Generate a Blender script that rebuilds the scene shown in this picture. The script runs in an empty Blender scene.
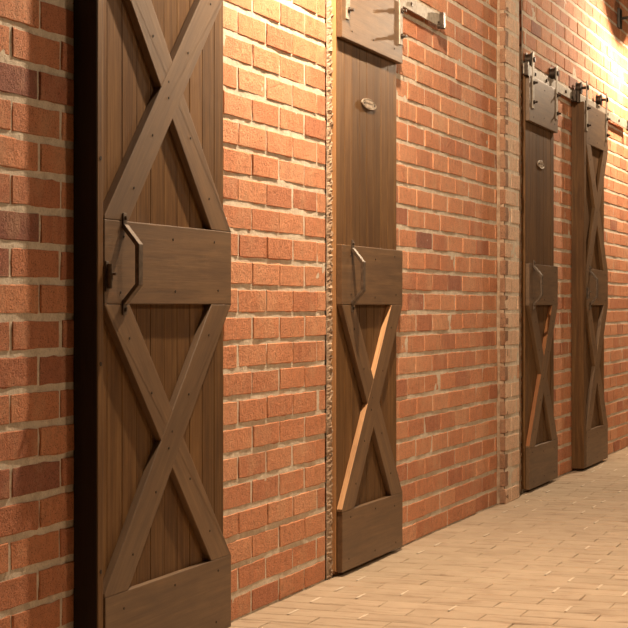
import bpy, bmesh, math, random
from mathutils import Vector, Matrix, noise as mnoise

random.seed(7)
SC = bpy.context.scene
COL = SC.collection
R = random.random
def U(a, b): return random.uniform(a, b)

# ------------------------------------------------------------------ materials
def new_mat(name):
    m = bpy.data.materials.new(name); m.use_nodes = True
    nt = m.node_tree; nt.nodes.clear()
    out = nt.nodes.new('ShaderNodeOutputMaterial')
    b = nt.nodes.new('ShaderNodeBsdfPrincipled')
    nt.links.new(b.outputs[0], out.inputs[0])
    return m, nt, b
def N(nt, kind, **kw):
    n = nt.nodes.new(kind)
    for k, v in kw.items(): setattr(n, k, v)
    return n
def noise_tex(nt, vec, scale, detail=4, rough=.55, dist=0):
    n = N(nt, 'ShaderNodeTexNoise')
    n.inputs['Scale'].default_value = scale; n.inputs['Detail'].default_value = detail
    n.inputs['Roughness'].default_value = rough; n.inputs['Distortion'].default_value = dist
    if vec is not None: nt.links.new(vec, n.inputs['Vector'])
    return n.outputs['Fac']
def ramp(nt, fac, stops):
    n = N(nt, 'ShaderNodeValToRGB'); e = n.color_ramp.elements
    while len(e) > 1: e.remove(e[-1])
    e[0].position = stops[0][0]; e[0].color = (*stops[0][1], 1)
    for p, c in stops[1:]:
        x = e.new(p); x.color = (*c, 1)
    nt.links.new(fac, n.inputs[0]); return n.outputs[0]
def g(v): return (v, v, v)
def mix(nt, a, b, fac, mode='MIX'):
    n = N(nt, 'ShaderNodeMix', data_type='RGBA', blend_type=mode)
    for sock, v in ((n.inputs[0], fac), (n.inputs[6], a), (n.inputs[7], b)):
        if isinstance(v, (int, float)): sock.default_value = v
        elif isinstance(v, tuple): sock.default_value = (*v, 1)
        else: nt.links.new(v, sock)
    return n.outputs[2]
def math_n(nt, op, a, b=0.0):
    n = N(nt, 'ShaderNodeMath', operation=op)
    for i, v in enumerate((a, b)):
        if isinstance(v, (int, float)): n.inputs[i].default_value = v
        else: nt.links.new(v, n.inputs[i])
    return n.outputs[0]
def bump(nt, b, h, strength, dist):
    n = N(nt, 'ShaderNodeBump'); n.inputs['Strength'].default_value = strength
    n.inputs['Distance'].default_value = dist
    nt.links.new(h, n.inputs['Height']); nt.links.new(n.outputs[0], b.inputs['Normal'])
def attr(nt, name):
    n = N(nt, 'ShaderNodeAttribute', attribute_name=name); return n
def obj_coord(nt, scale=(1, 1, 1)):
    t = N(nt, 'ShaderNodeTexCoord'); m = N(nt, 'ShaderNodeMapping')
    m.inputs['Scale'].default_value = scale
    nt.links.new(t.outputs['Object'], m.inputs[0]); return m.outputs[0]

def mat_brick(name, cols, dust, dustcol):
    m, nt, b = new_mat(name)
    co = obj_coord(nt); a = attr(nt, 'tone')
    sep = N(nt, 'ShaderNodeSeparateColor'); nt.links.new(a.outputs['Color'], sep.inputs[0])
    base = ramp(nt, sep.outputs[0], [(0, cols[0]), (.12, cols[1]), (.55, cols[2]), (1, cols[3])])
    # fired streaks down each brick
    cs = obj_coord(nt, (1, 1, .12))
    st = noise_tex(nt, cs, 45, 3, .6)
    st = math_n(nt, 'MULTIPLY', math_n(nt, 'MULTIPLY', math_n(nt, 'SUBTRACT', st, .5), sep.outputs[1]), 1.6)
    base = mix(nt, base, (cols[0][0]*.7, cols[0][1]*.7, cols[0][2]*.7), math_n(nt, 'MAXIMUM', st, 0.0))
    base = mix(nt, base, (dustcol), math_n(nt, 'MAXIMUM', math_n(nt, 'MULTIPLY', st, -.9), 0.0))
    mot = noise_tex(nt, co, 38, 5, .7)
    base = mix(nt, base, ramp(nt, mot, [(.3, g(.72)), (.5, g(1)), (.75, (1.12, 1.08, 1.02))]), .75, 'MULTIPLY')
    pit = noise_tex(nt, co, 260, 2, .5)
    base = mix(nt, base, ramp(nt, pit, [(.33, g(.35)), (.43, g(1))]), .85, 'MULTIPLY')
    d = noise_tex(nt, co, 5, 6, .7)
    base = mix(nt, base, dustcol, math_n(nt, 'MULTIPLY', ramp(nt, d, [(.5, g(0)), (.66, g(1))]), dust))
    nt.links.new(base, b.inputs['Base Color']); b.inputs['Roughness'].default_value = .92
    h = math_n(nt, 'ADD', math_n(nt, 'MULTIPLY', noise_tex(nt, co, 120, 5, .7), 1.0), math_n(nt, 'MULTIPLY', mot, 1.2))
    h = math_n(nt, 'ADD', h, math_n(nt, 'MULTIPLY', ramp(nt, pit, [(.3, g(0)), (.42, g(1))]), .35))
    bump(nt, b, h, .8, .0055)
    return m
BR = [(.30, .115, .075), (.47, .175, .090), (.62, .255, .125), (.69, .335, .185)]
M_BRICK = mat_brick('fired_orange_brick', BR, .33, (.62, .40, .24))
M_BRICK_P = mat_brick('dusty_lit_pier_brick', [(.66, .36, .22), (.72, .45, .30), (.76, .51, .35), (.80, .57, .41)], .5, (.78, .62, .46))  # pier front: dusty brick, paled further to paint in the light on it
M_BRICK_C = mat_brick('shaded_pier_brick', [(.22, .10, .05), (.28, .14, .075), (.32, .17, .10), (.36, .20, .12)], .4, (.34, .25, .17))  # pier cheek: same brick with shade put into its colour

def mat_mortar(name, c1, c2, c3, bd=.006):
    m, nt, b = new_mat(name); co = obj_coord(nt)
    n = noise_tex(nt, co, 22, 6, .7)
    c = ramp(nt, n, [(.25, c1), (.5, c2), (.75, c3)])
    s = noise_tex(nt, co, 190, 3, .6)
    c = mix(nt, c, ramp(nt, s, [(.3, g(.6)), (.5, g(1.0))]), .6, 'MULTIPLY')
    nt.links.new(c, b.inputs['Base Color']); b.inputs['Roughness'].default_value = .95
    h = math_n(nt, 'ADD', noise_tex(nt, co, 70, 6, .75), math_n(nt, 'MULTIPLY', n, .6))
    bump(nt, b, h, .7, bd)
    return m
M_MORTAR = mat_mortar('lime_mortar', (.48, .38, .28), (.68, .58, .46), (.80, .71, .59))
M_BEAD = mat_mortar('rough_mortar_bead', (.22, .13, .08), (.40, .28, .19), (.60, .46, .34))
M_SAND = mat_mortar('joint_sand', (.20, .145, .10), (.34, .26, .18), (.50, .40, .29))

def mat_paver():
    m, nt, b = new_mat('dusty_paver'); co = obj_coord(nt); a = attr(nt, 'tone')
    sep = N(nt, 'ShaderNodeSeparateColor'); nt.links.new(a.outputs['Color'], sep.inputs[0])
    c = ramp(nt, sep.outputs[0], [(0, (.41, .315, .22)), (.5, (.44, .34, .24)), (1, (.47, .365, .26))])
    n = noise_tex(nt, co, 6, 6, .7)
    c = mix(nt, c, ramp(nt, n, [(.3, (.82, .78, .74)), (.6, g(1)), (.8, (1.1, 1.1, 1.08))]), .8, 'MULTIPLY')
    cs = obj_coord(nt, (1, 5, 1))
    n2 = noise_tex(nt, cs, 4.5, 5, .65)
    c = mix(nt, c, ramp(nt, n2, [(.34, (.62, .55, .5)), (.46, g(1))]), .75, 'MULTIPLY')
    nt.links.new(c, b.inputs['Base Color']); b.inputs['Roughness'].default_value = .8
    h = math_n(nt, 'ADD', noise_tex(nt, co, 40, 6, .7), noise_tex(nt, co, 160, 3, .6))
    bump(nt, b, h, .35, .003)
    return m
M_PAVER = mat_paver()

def mat_wood(name, cols, rough=.5, contrast=.8, spec=.4):
    m, nt, b = new_mat(name)
    a = attr(nt, 'grain'); t = attr(nt, 'tone')
    sep = N(nt, 'ShaderNodeSeparateColor'); nt.links.new(t.outputs['Color'], sep.inputs[0])
    def mp(s):
        q = N(nt, 'ShaderNodeMapping'); q.inputs['Scale'].default_value = s
        nt.links.new(a.outputs['Vector'], q.inputs[0]); return q.outputs[0]
    n1 = noise_tex(nt, mp((1.2, 22, 22)), 2.2, 5, .65, .4)
    n2 = noise_tex(nt, mp((2.5, 160, 160)), 2.0, 3, .6)
    n3 = noise_tex(nt, mp((3, 7, 7)), 2.0, 4, .6, .8)
    c = ramp(nt, n1, [(.28, cols[0]), (.5, cols[1]), (.74, cols[2])])
    c = mix(nt, c, ramp(nt, n2, [(.3, g(.70)), (.55, g(1.0)), (.8, g(1.12))]), contrast, 'MULTIPLY')
    c = mix(nt, c, ramp(nt, n3, [(.3, (.70, .66, .62)), (.6, g(1.0))]), .6, 'MULTIPLY')
    c = mix(nt, c, ramp(nt, sep.outputs[0], [(0, g(.78)), (1, g(1.18))]), 1.0, 'MULTIPLY')
    nt.links.new(c, b.inputs['Base Color']); b.inputs['Roughness'].default_value = rough
    b.inputs['Specular IOR Level'].default_value = spec
    bump(nt, b, math_n(nt, 'ADD', n2, n1), .25, .0012)
    return m
M_WOOD = mat_wood('brown_stained_timber', ((.090, .040, .013), (.145, .071, .024), (.215, .115, .042)), .55, .85, .25)
M_BOARD = mat_wood('weathered_stained_board', ((.105, .054, .022), (.150, .080, .033), (.205, .116, .050)), .52, .5, .8)
M_DARKW = mat_wood('near_black_edge', ((.016, .008, .004), (.022, .011, .0055), (.03, .015, .008)), .6)  # near-black tone for the nearest door's end face
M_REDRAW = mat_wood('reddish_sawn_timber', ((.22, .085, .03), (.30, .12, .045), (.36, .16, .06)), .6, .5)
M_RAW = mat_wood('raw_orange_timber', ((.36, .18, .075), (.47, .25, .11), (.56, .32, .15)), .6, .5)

def mat_metal(name, col, rough, metal):
    m, nt, b = new_mat(name); co = obj_coord(nt)
    n = noise_tex(nt, co, 60, 4, .6)
    c = mix(nt, col, (col[0]*.55, col[1]*.5, col[2]*.45), ramp(nt, n, [(.4, g(0)), (.7, g(1))]))
    nt.links.new(c, b.inputs['Base Color']); b.inputs['Roughness'].default_value = rough
    b.inputs['Metallic'].default_value = metal
    bump(nt, b, n, .15, .001)
    return m
M_IRON = mat_metal('dark_bronzed_iron', (.06, .042, .03), .42, .6)
M_PULL = mat_metal('brushed_bronze_pull', (.15, .11, .08), .5, .4)
M_STRAP = mat_metal('galvanised_strap', (.40, .35, .29), .55, .2)
M_PLATE = mat_metal('worn_pewter', (.40, .33, .26), .6, .3)
M_HOLE = mat_metal('dark_screw_head', (.035, .02, .012), .6, .2)
M_SHADE = mat_metal('enamelled_lamp_shade', (.10, .09, .08), .5, .2)
mb, nt, bb = new_mat('warm_glass_bulb')
bb.inputs['Base Color'].default_value = (.95, .85, .65, 1)
bb.inputs['Emission Color'].default_value = (1, .72, .40, 1); bb.inputs['Emission Strength'].default_value = 12
M_BULB = mb

# ------------------------------------------------------------------ mesh builder
class MB:
    def __init__(self): self.v = []; self.f = []; self.mi = []; self.gr = []; self.to = []; self.smooth = []
    def add(self, verts, faces, mi=0, grain=None, tone=None, smooth=False):
        o = len(self.v); self.v += [tuple(p) for p in verts]
        self.f += [tuple(i+o for i in fc) for fc in faces]
        self.mi += list(mi) if isinstance(mi, (list, tuple)) else [mi]*len(faces)
        self.gr += grain if grain else [tuple(p) for p in verts]
        tone = tone or (R(), R(), R(), 1.0)
        self.to += [tone]*len(verts)
        self.smooth += list(smooth) if isinstance(smooth, (list, tuple)) else [smooth]*len(faces)
    def build(self, name, mats, parent=None):
        me = bpy.data.meshes.new(name); me.from_pydata(self.v, [], self.f)
        for m in (mats if isinstance(mats, (list, tuple)) else [mats]): me.materials.append(m)
        me.polygons.foreach_set('material_index', self.mi)
        me.polygons.foreach_set('use_smooth', self.smooth)
        a = me.attributes.new('grain', 'FLOAT_VECTOR', 'POINT')
        a.data.foreach_set('vector', [c for p in self.gr for c in p])
        a = me.color_attributes.new('tone', 'FLOAT_COLOR', 'POINT')
        a.data.foreach_set('color', [c for p in self.to for c in p])
        me.update()
        o = bpy.data.objects.new(name, me); COL.objects.link(o)
        if parent: o.parent = parent
        return o

def from_bm(mb_, bm, mi=0, axis=None, tone=None, smooth=False, seed=None, face_mat=None):
    """append a bmesh, grain running along axis"""
    bm.normal_update()
    verts = [v.co.copy() for v in bm.verts]; bm.verts.index_update()
    faces = [[v.index for v in f.verts] for f in bm.faces]
    mis = [face_mat(f) if face_mat else mi for f in bm.faces]
    ax = Vector(axis or (0, 0, 1)).normalized()
    s = seed if seed is not None else U(0, 50)
    side = Vector((1, 0, 0)).cross(ax)
    gr = [(v.dot(ax)+s*3.1, v.dot(side)+s, v.x+s*.7) for v in verts]
    mb_.add(verts, faces, mis, gr, tone, smooth)
    bm.free()

def prism(mb_, poly, X0, X1, axis=(0, 0, 1), bev=.0015, mi=0, tone=None, face_mat=None):
    """poly: (y,z) corners counter-clockwise seen from +X"""
    bm = bmesh.new()
    a = [bm.verts.new((X0, y, z)) for y, z in poly]; b = [bm.verts.new((X1, y, z)) for y, z in poly]
    n = len(poly)
    bm.faces.new(list(reversed(a))); bm.faces.new(b)
    for i in range(n): bm.faces.new((a[i], a[(i+1) % n], b[(i+1) % n], b[i]))
    bmesh.ops.recalc_face_normals(bm, faces=bm.faces)
    if bev: bmesh.ops.bevel(bm, geom=list(bm.edges), offset=bev, segments=2, affect='EDGES', profile=.6)
    from_bm(mb_, bm, mi, axis, tone, face_mat=face_mat)
def box(mb_, x0, x1, y0, y1, z0, z1, **kw):
    prism(mb_, [(y0, z0), (y1, z0), (y1, z1), (y0, z1)], x0, x1, **kw)
def clip_poly(poly, y0, y1, z0, z1):
    for ax, lim, sg in ((0, y0, 1), (0, y1, -1), (1, z0, 1), (1, z1, -1)):
        out = []
        for i in range(len(poly)):
            p, q = poly[i], poly[(i+1) % len(poly)]
            dp, dq = sg*(p[ax]-lim), sg*(q[ax]-lim)
            if dp >= 0: out.append(p)
            if (dp > 1e-9 and dq < -1e-9) or (dp < -1e-9 and dq > 1e-9):
                t = dp/(dp-dq); out.append((p[0]+t*(q[0]-p[0]), p[1]+t*(q[1]-p[1])))
        poly = out
    return poly
def cyl(mb_, c, r, h, axis=(1, 0, 0), seg=20, bev=0, mi=0, r2=None):
    bm = bmesh.new()
    bmesh.ops.create_cone(bm, cap_ends=True, segments=seg, radius1=r, radius2=r if r2 is None else r2, depth=h)
    if bev:
        es = [e for e in bm.edges if len(e.link_faces) == 2 and e.calc_face_angle(0) > 1]
        bmesh.ops.bevel(bm, geom=es, offset=bev, segments=2, affect='EDGES')
    q = Vector((0, 0, 1)).rotation_difference(Vector(axis))
    bmesh.ops.transform(bm, matrix=Matrix.Translation(c) @ q.to_matrix().to_4x4(), verts=bm.verts)
    from_bm(mb_, bm, mi, axis)
def tube(mb_, pts, r, seg=12, mi=0, flat=None):
    """swept round or rectangular (flat=(half_y, half_other)) bar"""
    pts = [Vector(p) for p in pts]; rings = []
    for i, p in enumerate(pts):
        d = (pts[min(i+1, len(pts)-1)]-pts[max(i-1, 0)]).normalized()
        if flat:
            s = Vector((0, 1, 0)); n = d.cross(s).normalized()
            k = 1.0
            if 0 < i < len(pts)-1:
                d1 = (p-pts[i-1]).normalized(); k = 1/max(.5, d1.dot(d))
            rings.append([p+s*a*flat[0]+n*b*flat[1]*k for a, b in ((-1, -1), (1, -1), (1, 1), (-1, 1))])
        else:
            s = d.cross(Vector((0, 1, 0)) if abs(d.y) < .9 else Vector((1, 0, 0))).normalized(); n = d.cross(s)
            rings.append([p+(s*math.cos(t)+n*math.sin(t))*r for t in [2*math.pi*k/seg for k in range(seg)]])
    m = len(rings[0]); bm = bmesh.new()
    vs = [[bm.verts.new(q) for q in rg] for rg in rings]
    for i in range(len(vs)-1):
        for k in range(m): bm.faces.new((vs[i][k], vs[i][(k+1) % m], vs[i+1][(k+1) % m], vs[i+1][k]))
    bm.faces.new(list(reversed(vs[0]))); bm.faces.new(vs[-1])
    bmesh.ops.recalc_face_normals(bm, faces=bm.faces)
    if flat: bmesh.ops.bevel(bm, geom=list(bm.edges), offset=.0012, segments=1, affect='EDGES')
    from_bm(mb_, bm, mi, (0, 0, 1), smooth=not flat)

def tag(o, label, cat, group=None):
    o['label'] = label; o['category'] = cat
    if group: o['group'] = group
    return o
def empty(name, loc):
    o = bpy.data.objects.new(name, None); o.empty_display_size = .1; o.location = loc
    COL.objects.link(o); return o

# ------------------------------------------------------------------ brick wall
CO = .086; Z0 = .078
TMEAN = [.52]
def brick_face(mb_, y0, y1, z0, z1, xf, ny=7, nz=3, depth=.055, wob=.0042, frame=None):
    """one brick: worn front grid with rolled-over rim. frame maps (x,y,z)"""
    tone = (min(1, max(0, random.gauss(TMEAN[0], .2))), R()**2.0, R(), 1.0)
    if R() < .02: tone = (R()*.12, R(), R(), 1)
    ty, tx = U(-.0015, .0015), xf+U(-.0015, .0018)
    sd = U(0, 99); vs = []; fs = []; sm = []
    rj = .0022
    ys = [0, rj/(y1-y0)] + [k/(ny-1) for k in range(1, ny-1)] + [1-rj/(y1-y0), 1]
    zs = [0, rj/(z1-z0)] + [k/(nz-1) for k in range(1, nz-1)] + [1-rj/(z1-z0), 1]
    NY, NZ = len(ys), len(zs)
    for j, tz in enumerate(zs):
        for i, tt in enumerate(ys):
            y = y0+(y1-y0)*tt; z = z0+(z1-z0)*tz
            n = mnoise.noise(Vector((y*22+sd, z*22, sd)))
            n2 = mnoise.noise(Vector((y*60+sd, z*60, 3+sd)))
            edge = (i in (0, NY-1)) or (j in (0, NZ-1))
            x = tx + ty*(tt-.5)*2 + n*.0008
            if edge: x -= .0020+abs(n2)*.0035
            if i in (0, NY-1): y += n2*wob
            if j in (0, NZ-1): z += (n2+n)*wob*.9
            vs.append((x, y, z))
    for j in range(NZ-1):
        for i in range(NY-1):
            q = j*NY+i; fs.append((q, q+1, q+NY+1, q+NY)); sm.append(0 < i < NY-2 and 0 < j < NZ-2)
    ring = [i for i in range(NY)] + [j*NY+NY-1 for j in range(1, NZ)] + [(NZ-1)*NY+i for i in range(NY-2, -1, -1)] + [j*NY for j in range(NZ-2, 0, -1)]
    o = len(vs)
    for q in ring: vs.append((xf-depth, vs[q][1], vs[q][2]))
    m = len(ring)
    for k in range(m): fs.append((ring[k], o+k, o+(k+1) % m, ring[(k+1) % m])); sm.append(False)
    if frame: vs = [frame(v) for v in vs]
    mb_.add(vs, fs, 0, None, tone, False)

def brick_run(mb_, ya, yb, za, zb, ph_even, ph_odd, xf=0.0, frame=None, skip=None, pitch=.2392):
    k = int(math.floor((za-Z0)/CO))
    while Z0+k*CO < zb:
        z0 = Z0+k*CO+.0088; z1 = Z0+(k+1)*CO-.0088
        z0 = max(z0, za+.002); z1 = min(z1, zb)
        if z1-z0 > .015:
            ph = ph_even if k % 2 == 0 else ph_odd
            i = math.floor((ya-ph)/pitch)
            jit = U(-.004, .004)
            while ph+i*pitch < yb:
                a = ph+i*pitch+jit+.006+U(-.003, .002); b = ph+(i+1)*pitch+jit-.006+U(-.002, .003)
                a = max(a, ya); b = min(b, yb)
                if b-a > .02:
                    dz = U(-.0018, .0018)
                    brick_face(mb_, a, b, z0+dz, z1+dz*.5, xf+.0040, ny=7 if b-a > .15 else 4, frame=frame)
                i += 1
        k += 1

WT = 3.7
bw = MB()
TMEAN[0] = .27  # darker, redder bricks here, partly painting in the weaker light on this stretch
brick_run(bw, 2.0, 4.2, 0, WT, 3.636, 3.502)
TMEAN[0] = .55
brick_run(bw, 4.205, 5.664, 0, WT, 4.872, 4.986, pitch=.2355)
brick_run(bw, 5.745, 8.12, 0, WT, 5.93, 5.81)
brick_run(bw, 8.672, 15.0, 0, WT, 8.50, 8.62)
# mortar bed behind the bricks: a lumpy sheet
def sheet(mb_, ya, yb, za, zb, x, amp, st=.022, mi=0, sc=28):
    ny = int((yb-ya)/st)+1; nz = int((zb-za)/st)+1; vs = []
    for j in range(nz+1):
        for i in range(ny+1):
            y = ya+(yb-ya)*i/ny; z = za+(zb-za)*j/nz
            vs.append((x+amp*mnoise.noise(Vector((y*sc, z*sc, 1.7)))+amp*.6*mnoise.noise(Vector((y*7, z*7, 9))), y, z))
    fs = [(j*(ny+1)+i, j*(ny+1)+i+1, (j+1)*(ny+1)+i+1, (j+1)*(ny+1)+i) for j in range(nz) for i in range(ny)]
    mb_.add(vs, fs, mi, None, (0, 0, 0, 1), True)
for ya_, yb_ in ((2.0, 5.665), (5.682, 8.440), (8.650, 15.0)):
    sheet(bw, ya_, yb_, -.01, WT, .0012, .0021, mi=1)
# solid body of the wall
bm_ = bmesh.new(); bmesh.ops.create_cube(bm_, size=1)
bmesh.ops.transform(bm_, matrix=Matrix.Translation((-.155, 8.5, WT/2)) @ Matrix.Diagonal((.19, 13.0, WT, 1)), verts=bm_.verts)
from_bm(bw, bm_, 1)
wall = bw.build('wall_left', [M_BRICK, M_MORTAR]); wall['kind'] = 'structure'

# shallow brick pier
PX = .043; PY0, PY1 = 8.13, 8.425
pm = MB()
brick_run(pm, PY0+.004, PY1-.004, 0, WT, 8.13, 8.01, xf=PX-.0035)
sheet(pm, PY0+.001, PY1-.001, 0, WT, PX-.0012, .0016, mi=1)
# its near cheek: brick ends smeared with mortar, coloured darker to paint in shade
def cheek(v): return (v[1], PY0-(v[0]-0.0)+.001, v[2])
k0 = len(pm.f)
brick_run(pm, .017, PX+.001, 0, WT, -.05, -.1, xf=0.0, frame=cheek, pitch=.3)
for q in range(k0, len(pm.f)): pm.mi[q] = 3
box(pm, -.0, PX-.006, PY0+.002, PY1-.002, 0, WT, mi=2, bev=0)
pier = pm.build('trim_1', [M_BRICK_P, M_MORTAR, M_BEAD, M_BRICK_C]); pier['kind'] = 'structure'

# ragged mortar beads beside the thin doors
def bead(name, y0, y1, z0, z1, xh, amp):
    b = MB(); st = .006; nz = int((z1-z0)/st); prof = 7; vs = []
    for j in range(nz+1):
        z = z0+(z1-z0)*j/nz
        e = amp*mnoise.noise(Vector((z*33, 2.2, y0)))+amp*.7*mnoise.noise(Vector((z*11, 7, y0)))
        for i in range(prof):
            t = i/(prof-1); a = math.pi*t
            n = mnoise.noise(Vector((z*95, i*.9, y0*3)))
            vs.append((max(.0, xh*math.sin(a)*(1+1.3*n)+.001), y0+e*(1-t)+(y1-y0)*t, z+.004*n))
    fs = [(j*prof+i, j*prof+i+1, (j+1)*prof+i+1, (j+1)*prof+i) for j in range(nz) for i in range(prof-1)]
    b.add(vs, fs, 0, None, (0, 0, 0, 1), False)
    o = b.build(name, M_BEAD); o['kind'] = 'structure'; return o
bead('trim_2', 5.683, 5.728, .0, 2.3, .010, .005)
bead('trim_3', 8.600, 8.622, .0, 2.3, .006, .005)

# ------------------------------------------------------------------ floor of pavers
fm = MB()
PW, PL = .1165, .233
row = 0; y = 1.6
while y < 16:
    x = .004 - (PL/2 if row % 2 else 0) + U(-.01, .01)
    dy = U(-.002, .002)
    while x < 5.2:
        a, b = max(x+.0002+U(0, .001), .012), x+PL-.0002-U(0, .001)
        if b-a > .03:
            c, d = y+.0015+dy+U(0, .0035), y+PW-.0015+dy-U(0, .0035)
            zt = [U(-.0018, .0012)+.0014*mnoise.noise(Vector((x*1.5, y*1.5, k))) for k in range(4)]
            e = .005; P = [(a, c), (b, c), (b, d), (a, d)]; Q = [(a+.0015, c+e), (b-.0015, c+e), (b-.0015, d-e), (a+.0015, d-e)]
            vs = [(p[0], p[1], -.03) for p in P]+[(p[0], p[1], zt[i]-.0035) for i, p in enumerate(P)]+[(q[0], q[1], zt[i]) for i, q in enumerate(Q)]
            fs = [(8, 9, 10, 11)]
            for i in range(4):
                j = (i+1) % 4; fs += [(4+i, 4+j, 8+j, 8+i), (i, j, 4+j, 4+i)]
            if R() < .3:   # head joint topped with pale mortar
                fm.add([(b-.004, c+.01, .0008), (b+.005, c+.01, .0008), (b+.005, d-.008, .0008), (b-.004, d-.008, .0008)], [(0, 1, 2, 3)], 2, None, (0, 0, 0, 1))
            fm.add(vs, fs, 0, None, (min(1, max(0, random.gauss(.5, .25))), R(), R(), 1))
        x += PL
    y += PW; row += 1
sx = []
nx, ny = 100, 280
for j in range(ny+1):
    for i in range(nx+1):
        X = .0+5.2*i/nx; Y = 1.6+14.4*j/ny
        sx.append((X, Y, -.0042+.0030*mnoise.noise(Vector((X*7, Y*9, 4)))))
fm.add(sx, [(j*(nx+1)+i, j*(nx+1)+i+1, (j+1)*(nx+1)+i+1, (j+1)*(nx+1)+i) for j in range(ny) for i in range(nx)], 1, None, (0, 0, 0, 1), True)
# foundation slab
box(fm, -.25, 6, -2, 17, -.25, -.032, mi=1, bev=0)
floor = fm.build('floor', [M_PAVER, M_SAND, M_MORTAR]); floor['kind'] = 'structure'

# ------------------------------------------------------------------ sliding doors
ZB, ZBR, ZM0, ZM1, ZT0, ZT1 = .016, .230, .970, 1.184, 1.922, 2.158
def screw(mb_, x, y, z, mi=1, r=.0035):
    cyl(mb_, (x, y, z), r, .0016, (1, 0, 0), 10, mi=mi)

def make_door(name, loc, W, Xc0, Xc1, Xb, thick, upperX, label, plate, latch, strap_y, lit_edge, bs, handle_y, pitch=.085):
    """local frame: x out of the wall, y along it from the near edge, z up"""
    t = empty(name, loc); tag(t, label, 'sliding door', 'plank sliding doors along the brick wall')
    # planks
    p = MB(); y = 0.0 if not thick else .002; top = ZT1-.002; n = 0
    bot = ZB+.004
    while y < W-.012-.001:
        y2 = min(y+pitch, W-.012)
        if W-.012-y2 < .03: y2 = W-.012
        box(p, Xc0, Xc1+U(-.0006, .0006), y+.0006, y2-.0006, bot, top, bev=.0022, axis=(0, 0, 1))
        y = y2; n += 1
    box(p, Xc0+.004, Xc1-.006, .003, W-.016, bot+.002, top-.002, bev=0)
    p.build('plank_panel', [M_WOOD], t)
    # near edge
    e = MB()
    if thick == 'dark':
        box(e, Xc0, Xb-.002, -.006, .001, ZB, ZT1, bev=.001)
        o = e.build('edge_board', [M_DARKW], t); o['label'] = 'near-black edge board'
    elif thick:
        box(e, Xc0, Xb-.002, -.006, .001, ZB, ZT1, bev=.001)
        e.build('edge_board', [M_WOOD], t)
    else:
        box(e, Xc0, Xc1-.001, -.003, .0, ZB+.004, ZT1-.002, bev=.0006)
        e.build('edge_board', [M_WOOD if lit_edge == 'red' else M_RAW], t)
    if thick:
        s = MB(); box(s, Xc1, Xb, -.004, bs-.006, ZB, ZT1, bev=.003)
        for z in (.30, .82, 1.335, 1.80): screw(s, Xb+.0003, bs*.5-.004, z, 1, .0055)
        s.build('edge_strip', [M_WOOD, M_HOLE], t)
    y0 = bs if thick else 0.0
    # cross rails
    for nm, za, zb in (('bottom_rail', ZB, ZBR), ('middle_rail', ZM0, ZM1), ('top_rail', ZT0, ZT1)):
        m = MB(); inset = .004 if nm == 'bottom_rail' else 0
        box(m, Xc1, Xb, y0+inset, W, za, zb, axis=(0, 1, 0), bev=.0025, tone=(U(.35, .7), .5, .5, 1))
        for fy in (.13, .5, .87):
            for fz in (.16, .84):
                screw(m, Xb+.0004, y0+(W-y0)*fy+U(-.02, .02), za+(zb-za)*fz+U(-.01, .01))
        m.build(nm, [M_BOARD, M_HOLE], t)
    # diagonal braces, each 0.1 m wide, ends cut to the rails
    def brace(za, zb, up, lift, side_mat):
        wd = .142
        ya, yb = y0, W
        if up: poly = [(ya-.008, za), (ya-.008+wd, za), (yb, zb), (yb-wd, zb)]
        else: poly = [(yb-wd, za), (yb, za), (ya+wd-.0, zb), (ya+.0, zb)]
        poly = clip_poly(poly, ya+.001, yb-.001, za+.0006, zb-.0006)
        m = MB(); ax = (0, yb-ya-wd, (zb-za) if up else -(zb-za))
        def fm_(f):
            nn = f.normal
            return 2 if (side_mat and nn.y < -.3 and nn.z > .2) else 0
        prism(m, poly, Xc1, Xb-lift, axis=ax, bev=.002, tone=(U(.4, .9), .5, .5, 1), face_mat=fm_)
        L = len(poly)
        for fr in (.12, .32, .47, .66, .88):
            yc = (ya+wd/2)+(yb-ya-wd)*fr; zc = za+(zb-za)*(fr if up else 1-fr)
            screw(m, Xb-lift+.0004, yc+U(-.015, .015), zc)
        m.build('brace', [M_BOARD, M_HOLE, M_REDRAW if lit_edge == 'red' else M_RAW], t)
    brace(ZBR, ZM0, False, .0008, False); brace(ZBR, ZM0, True, 0, lit_edge)
    if upperX: brace(ZM1, ZT0, False, .0008, False); brace(ZM1, ZT0, True, 0, False)
    # pull handle
    h = MB(); hy = handle_y
    tube(h, [(Xb+.002, hy, 1.172), (Xb+.043, hy, 1.122), (Xb+.043, hy, 1.020), (Xb+.002, hy, .972)], 0, flat=(.0125, .0055))
    for zc in (1.184, .962):
        box(h, Xb+.0002, Xb+.0045, hy-.011, hy+.011, zc-.02, zc+.02, bev=.0012)
        cyl(h, (Xb+.007, hy, zc+(.008 if zc > 1 else -.006)), .006, .006, (1, 0, 0), 14, bev=.0015)
    h.build('pull_handle', [M_PULL], t)['label'] = 'dark bronze angular pull handle'
    if latch:
        l = MB()
        box(l, Xb+.0002, Xb+.004, y0+.001, y0+.018, 1.002, 1.078, bev=.001)
        cyl(l, (Xb+.010, y0+.010, 1.04), .007, .062, (0, 0, 1), 14, bev=.001)
        cyl(l, (Xb+.010, y0+.010, 1.04), .0095, .018, (0, 0, 1), 14, bev=.001)
        cyl(l, (Xb+.019, y0+.010, 1.046), .004, .018, (1, 0, 0), 10)
        l.build('latch', [M_PULL], t)
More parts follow.
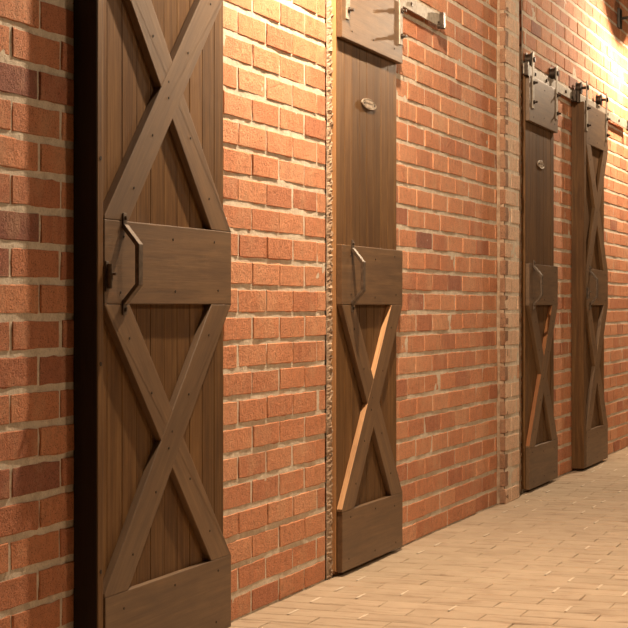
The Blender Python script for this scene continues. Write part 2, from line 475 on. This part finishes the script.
    if plate:
        py = plate; q = MB(); bm = bmesh.new()
        a, b2 = .085, .020
        rings = []
        for rr, xx in ((1.0, 0), (1.0, .004), (.93, .0055), (.87, .0038), (.0, .0038)):
            if rr == 0: rings.append([bm.verts.new((Xc1+xx, py, 1.722))]); continue
            rings.append([bm.verts.new((Xc1+.0008+xx, py+a*rr*math.cos(2*math.pi*k/40), 1.722+b2*rr*math.sin(2*math.pi*k/40)*(1 if rr > .9 else .96))) for k in range(40)])
        for i in range(3):
            for k in range(40): bm.faces.new((rings[i][k], rings[i][(k+1) % 40], rings[i+1][(k+1) % 40], rings[i+1][k]))
        for k in range(40): bm.faces.new((rings[3][k], rings[3][(k+1) % 40], rings[4][0]))
        from_bm(q, bm, 0, smooth=False)
        # worn raised marks in two short rows, too small to read in the photograph
        for rw, zc in enumerate((1.731, 1.713)):
            for k in range(7 if rw == 0 else 5):
                yy = py-.036+.012*k+(.012 if rw else 0)
                box(q, Xc1+.0046, Xc1+.0064, yy-.0032, yy+U(.0, .0032), zc-.005, zc+.005, bev=.0005)
        for s in (-1, 1): cyl(q, (Xc1+.006, py+s*.058, 1.722), .004, .003, (1, 0, 0), 10, mi=1)
        q.build('number_plate', [M_PLATE, M_HOLE], t)['label'] = 'small oval pewter plate with worn raised marks'
    # hangers
    for sy in strap_y:
        s = MB(); wS = .019
        box(s, Xb+.0004, Xb+.0055, sy-wS, sy+wS, 1.992, 2.285, bev=.0014)
        so = s.build('hanger_strap', [M_STRAP], t)
        for zb_ in (2.025, 2.125):
            b = MB(); cyl(b, (Xb+.009, sy, zb_), .0115, .008, (1, 0, 0), 6, bev=.001)
            cyl(b, (Xb+.019, sy, zb_), .0055, .016, (1, 0, 0), 12, bev=.001)
            b.build('bolt', [M_IRON], so)
        w = MB()
        cx = .034 if thick else .024
        cyl(w, (cx-.013, sy, 2.246), .037, .005, (1, 0, 0), 32, bev=.001)
        cyl(w, (cx, sy, 2.246), .0295, .022, (1, 0, 0), 32)
        cyl(w, (cx+.013, sy, 2.246), .037, .005, (1, 0, 0), 32, bev=.001)
        cyl(w, ((cx+Xb)/2+.005, sy, 2.246), .008, Xb-cx+.016, (1, 0, 0), 14, bev=.001)
        cyl(w, (Xb+.010, sy, 2.246), .015, .008, (1, 0, 0), 6, bev=.001)
        w.build('roller', [M_IRON], so)
    return t

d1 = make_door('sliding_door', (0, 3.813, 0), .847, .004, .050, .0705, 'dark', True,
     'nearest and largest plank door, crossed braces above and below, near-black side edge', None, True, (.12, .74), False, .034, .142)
d2 = make_door('sliding_door', (0, 5.733, 0), .724, .002, .0205, .0415, None, False,
     'second plank door from the left, plain upper planks with an oval plate', .358, False, (.055, .69), True, 0, .108)
d3 = make_door('sliding_door', (0, 8.652, 0), .692, .002, .0205, .0415, None, False,
     'third plank door from the left, thin with oval plate, just right of the pale brick pier', .35, False, (.075, .65), 'red', 0, .095)
d4 = make_door('sliding_door', (0, 9.895, 0), .750, .004, .056, .0780, 'brown', True,
     'farthest plank door, rightmost, crossed braces above and below, thick brown side edge', None, True, (.07, .69), False, .066, .17)

# ------------------------------------------------------------------ tracks
def track(y0, y1, label, brackets, stop_end=True, Xr=.030):
    t = empty('door_track', (0, y0, 2.185)); tag(t, label, 'door track', 'flat steel tracks above the doors')
    L = y1-y0; m = MB(); box(m, Xr, Xr+.007, 0, L, -.026, .026, axis=(0, 1, 0), bev=.0012)
    m.build('rail_bar', [M_STRAP], t)
    for y in brackets:
        b = MB(); cyl(b, (Xr/2+.002, y-y0, -.0), .010, Xr-.002, (1, 0, 0), 16)
        cyl(b, (Xr+.010, y-y0, -.0), .010, .006, (1, 0, 0), 6, bev=.001)
        b.build('wall_bolt', [M_IRON], t)
    if stop_end:
        for ye, sg in ((0, 1), (L, -1)):
            b = MB()
            a, c = (ye+.001, ye+.035) if sg > 0 else (ye-.035, ye-.001)
            box(b, Xr+.0072, Xr+.026, a, c, -.034, .034, bev=.002)
            yy = a-.024 if sg < 0 else c+.024
            cyl(b, (Xr+.013, yy, -.030), .011, .012, (1, 0, 0), 16, bev=.001)
            cyl(b, (Xr+.012, yy, -.012), .005, .008, (1, 0, 0), 10)
            b.build('end_stop', [M_IRON], t)
    return t
track(3.75, 4.95, 'flat steel track above the nearest door', (3.95, 4.4, 4.85))
track(5.60, 7.065, 'flat steel track over the second door, its end stop on bare brick', (5.66, 6.2, 6.62), Xr=.020)
track(8.60, 9.84, 'flat steel track over the third door, next to the pier', (8.85, 9.12, 9.62), Xr=.020)
track(9.86, 11.60, 'flat steel track running right from the farthest door', (10.14, 10.85, 11.25))

# ------------------------------------------------------------------ wall lamps
def lamp(y, label, power, z=2.98, X=.44, col=(1, .76, .52)):
    t = empty('wall_lamp', (0, y, z)); tag(t, label, 'wall lamp', 'shaded wall lamps')
    m = MB(); box(m, .004, .022, -.045, .045, -.16, -.03, bev=.004)
    for zz in (-.14, -.05): cyl(m, (.024, 0, zz), .005, .005, (1, 0, 0), 10)
    m.build('mounting_plate', [M_SHADE], t)
    ax = Vector((.85, 0, -.53)).normalized()      # the way the shade opens
    c = Vector((X, 0, 0))
    back = c-ax*.105
    a = MB(); pts = [(.02, 0, -.095), (.10, 0, -.09), (.19, 0, -.06), (.25, 0, .0), (.30, 0, .05), tuple(back+Vector((-.01, 0, .01)))]
    tube(a, pts, .010); a.build('arm', [M_SHADE], t)
    s = MB(); bm = bmesh.new(); seg = 40; rings = []
    q = Vector((0, 0, 1)).rotation_difference(ax)
    prof = [(.024, -.105), (.028, -.07), (.05, -.055), (.085, -.035), (.11, -.012), (.118, .004), (.115, .004), (.107, -.014), (.083, -.039), (.048, -.060), (.02, -.075)]
    for r, h in prof: rings.append([bm.verts.new(c+q @ Vector((r*math.cos(2*math.pi*k/seg), r*math.sin(2*math.pi*k/seg), h))) for k in range(seg)])
    for i in range(len(rings)-1):
        for k in range(seg): bm.faces.new((rings[i][k], rings[i][(k+1) % seg], rings[i+1][(k+1) % seg], rings[i+1][k]))
    bm.faces.new(list(reversed(rings[0])))
    bm.faces.new(rings[-1])
    bmesh.ops.recalc_face_normals(bm, faces=bm.faces)
    from_bm(s, bm, 0, smooth=True); s.build('lamp_shade', [M_SHADE], t)
    b = MB(); bm = bmesh.new(); bmesh.ops.create_uvsphere(bm, u_segments=20, v_segments=12, radius=.022)
    bmesh.ops.transform(bm, matrix=Matrix.Translation(c-ax*.006) @ q.to_matrix().to_4x4() @ Matrix.Diagonal((1, 1, 1.4, 1)), verts=bm.verts)
    from_bm(b, bm, 0, smooth=True); b.build('bulb', [M_BULB], t)
    ld = bpy.data.lights.new('lamp_light', 'POINT'); ld.energy = power; ld.color = col; ld.shadow_soft_size = .03
    lo = bpy.data.objects.new('lamp_light', ld); COL.objects.link(lo); lo.location = Vector((0, y, z))+c+ax*.060
    return t
LP = 460
lamp(5.28, 'shaded wall lamp between the two nearest doors', LP)
lamp(11.42, 'shaded wall lamp at top right, beyond the farthest door', LP*.7)

# unseen fill lights added opposite the wall for a low warm wash
for i, (x, y, z, e, s) in enumerate([(3.5, 5.8, 3.2, 165, .25), (3.5, 11.5, 3.2, 100, .25)]):
    ld = bpy.data.lights.new('fill_light', 'POINT'); ld.energy = e; ld.color = (1, .73, .47); ld.shadow_soft_size = s
    lo = bpy.data.objects.new('fill_light', ld); COL.objects.link(lo); lo.location = (x, y, z)

# ------------------------------------------------------------------ world, camera
w = bpy.data.worlds.new('dim_warm_air'); SC.world = w; w.use_nodes = True
bg = w.node_tree.nodes['Background']; bg.inputs[0].default_value = (1, .66, .38, 1); bg.inputs[1].default_value = .015
F = 1709.0
cam = bpy.data.cameras.new('camera'); co = bpy.data.objects.new('camera', cam); COL.objects.link(co)
cam.sensor_width = 36; cam.sensor_fit = 'HORIZONTAL'; cam.lens = 36*F/628
cam.shift_y = -8/628
co.location = (2.052, 0, .965); co.rotation_euler = (math.pi/2, 0, math.radians(20.265))
cam.clip_start = .05
SC.camera = co
vs_ = SC.view_settings; vs_.view_transform = 'Standard'; vs_.look = 'None'; vs_.gamma = 1; vs_.use_curve_mapping = False
vs_.exposure = 0.0
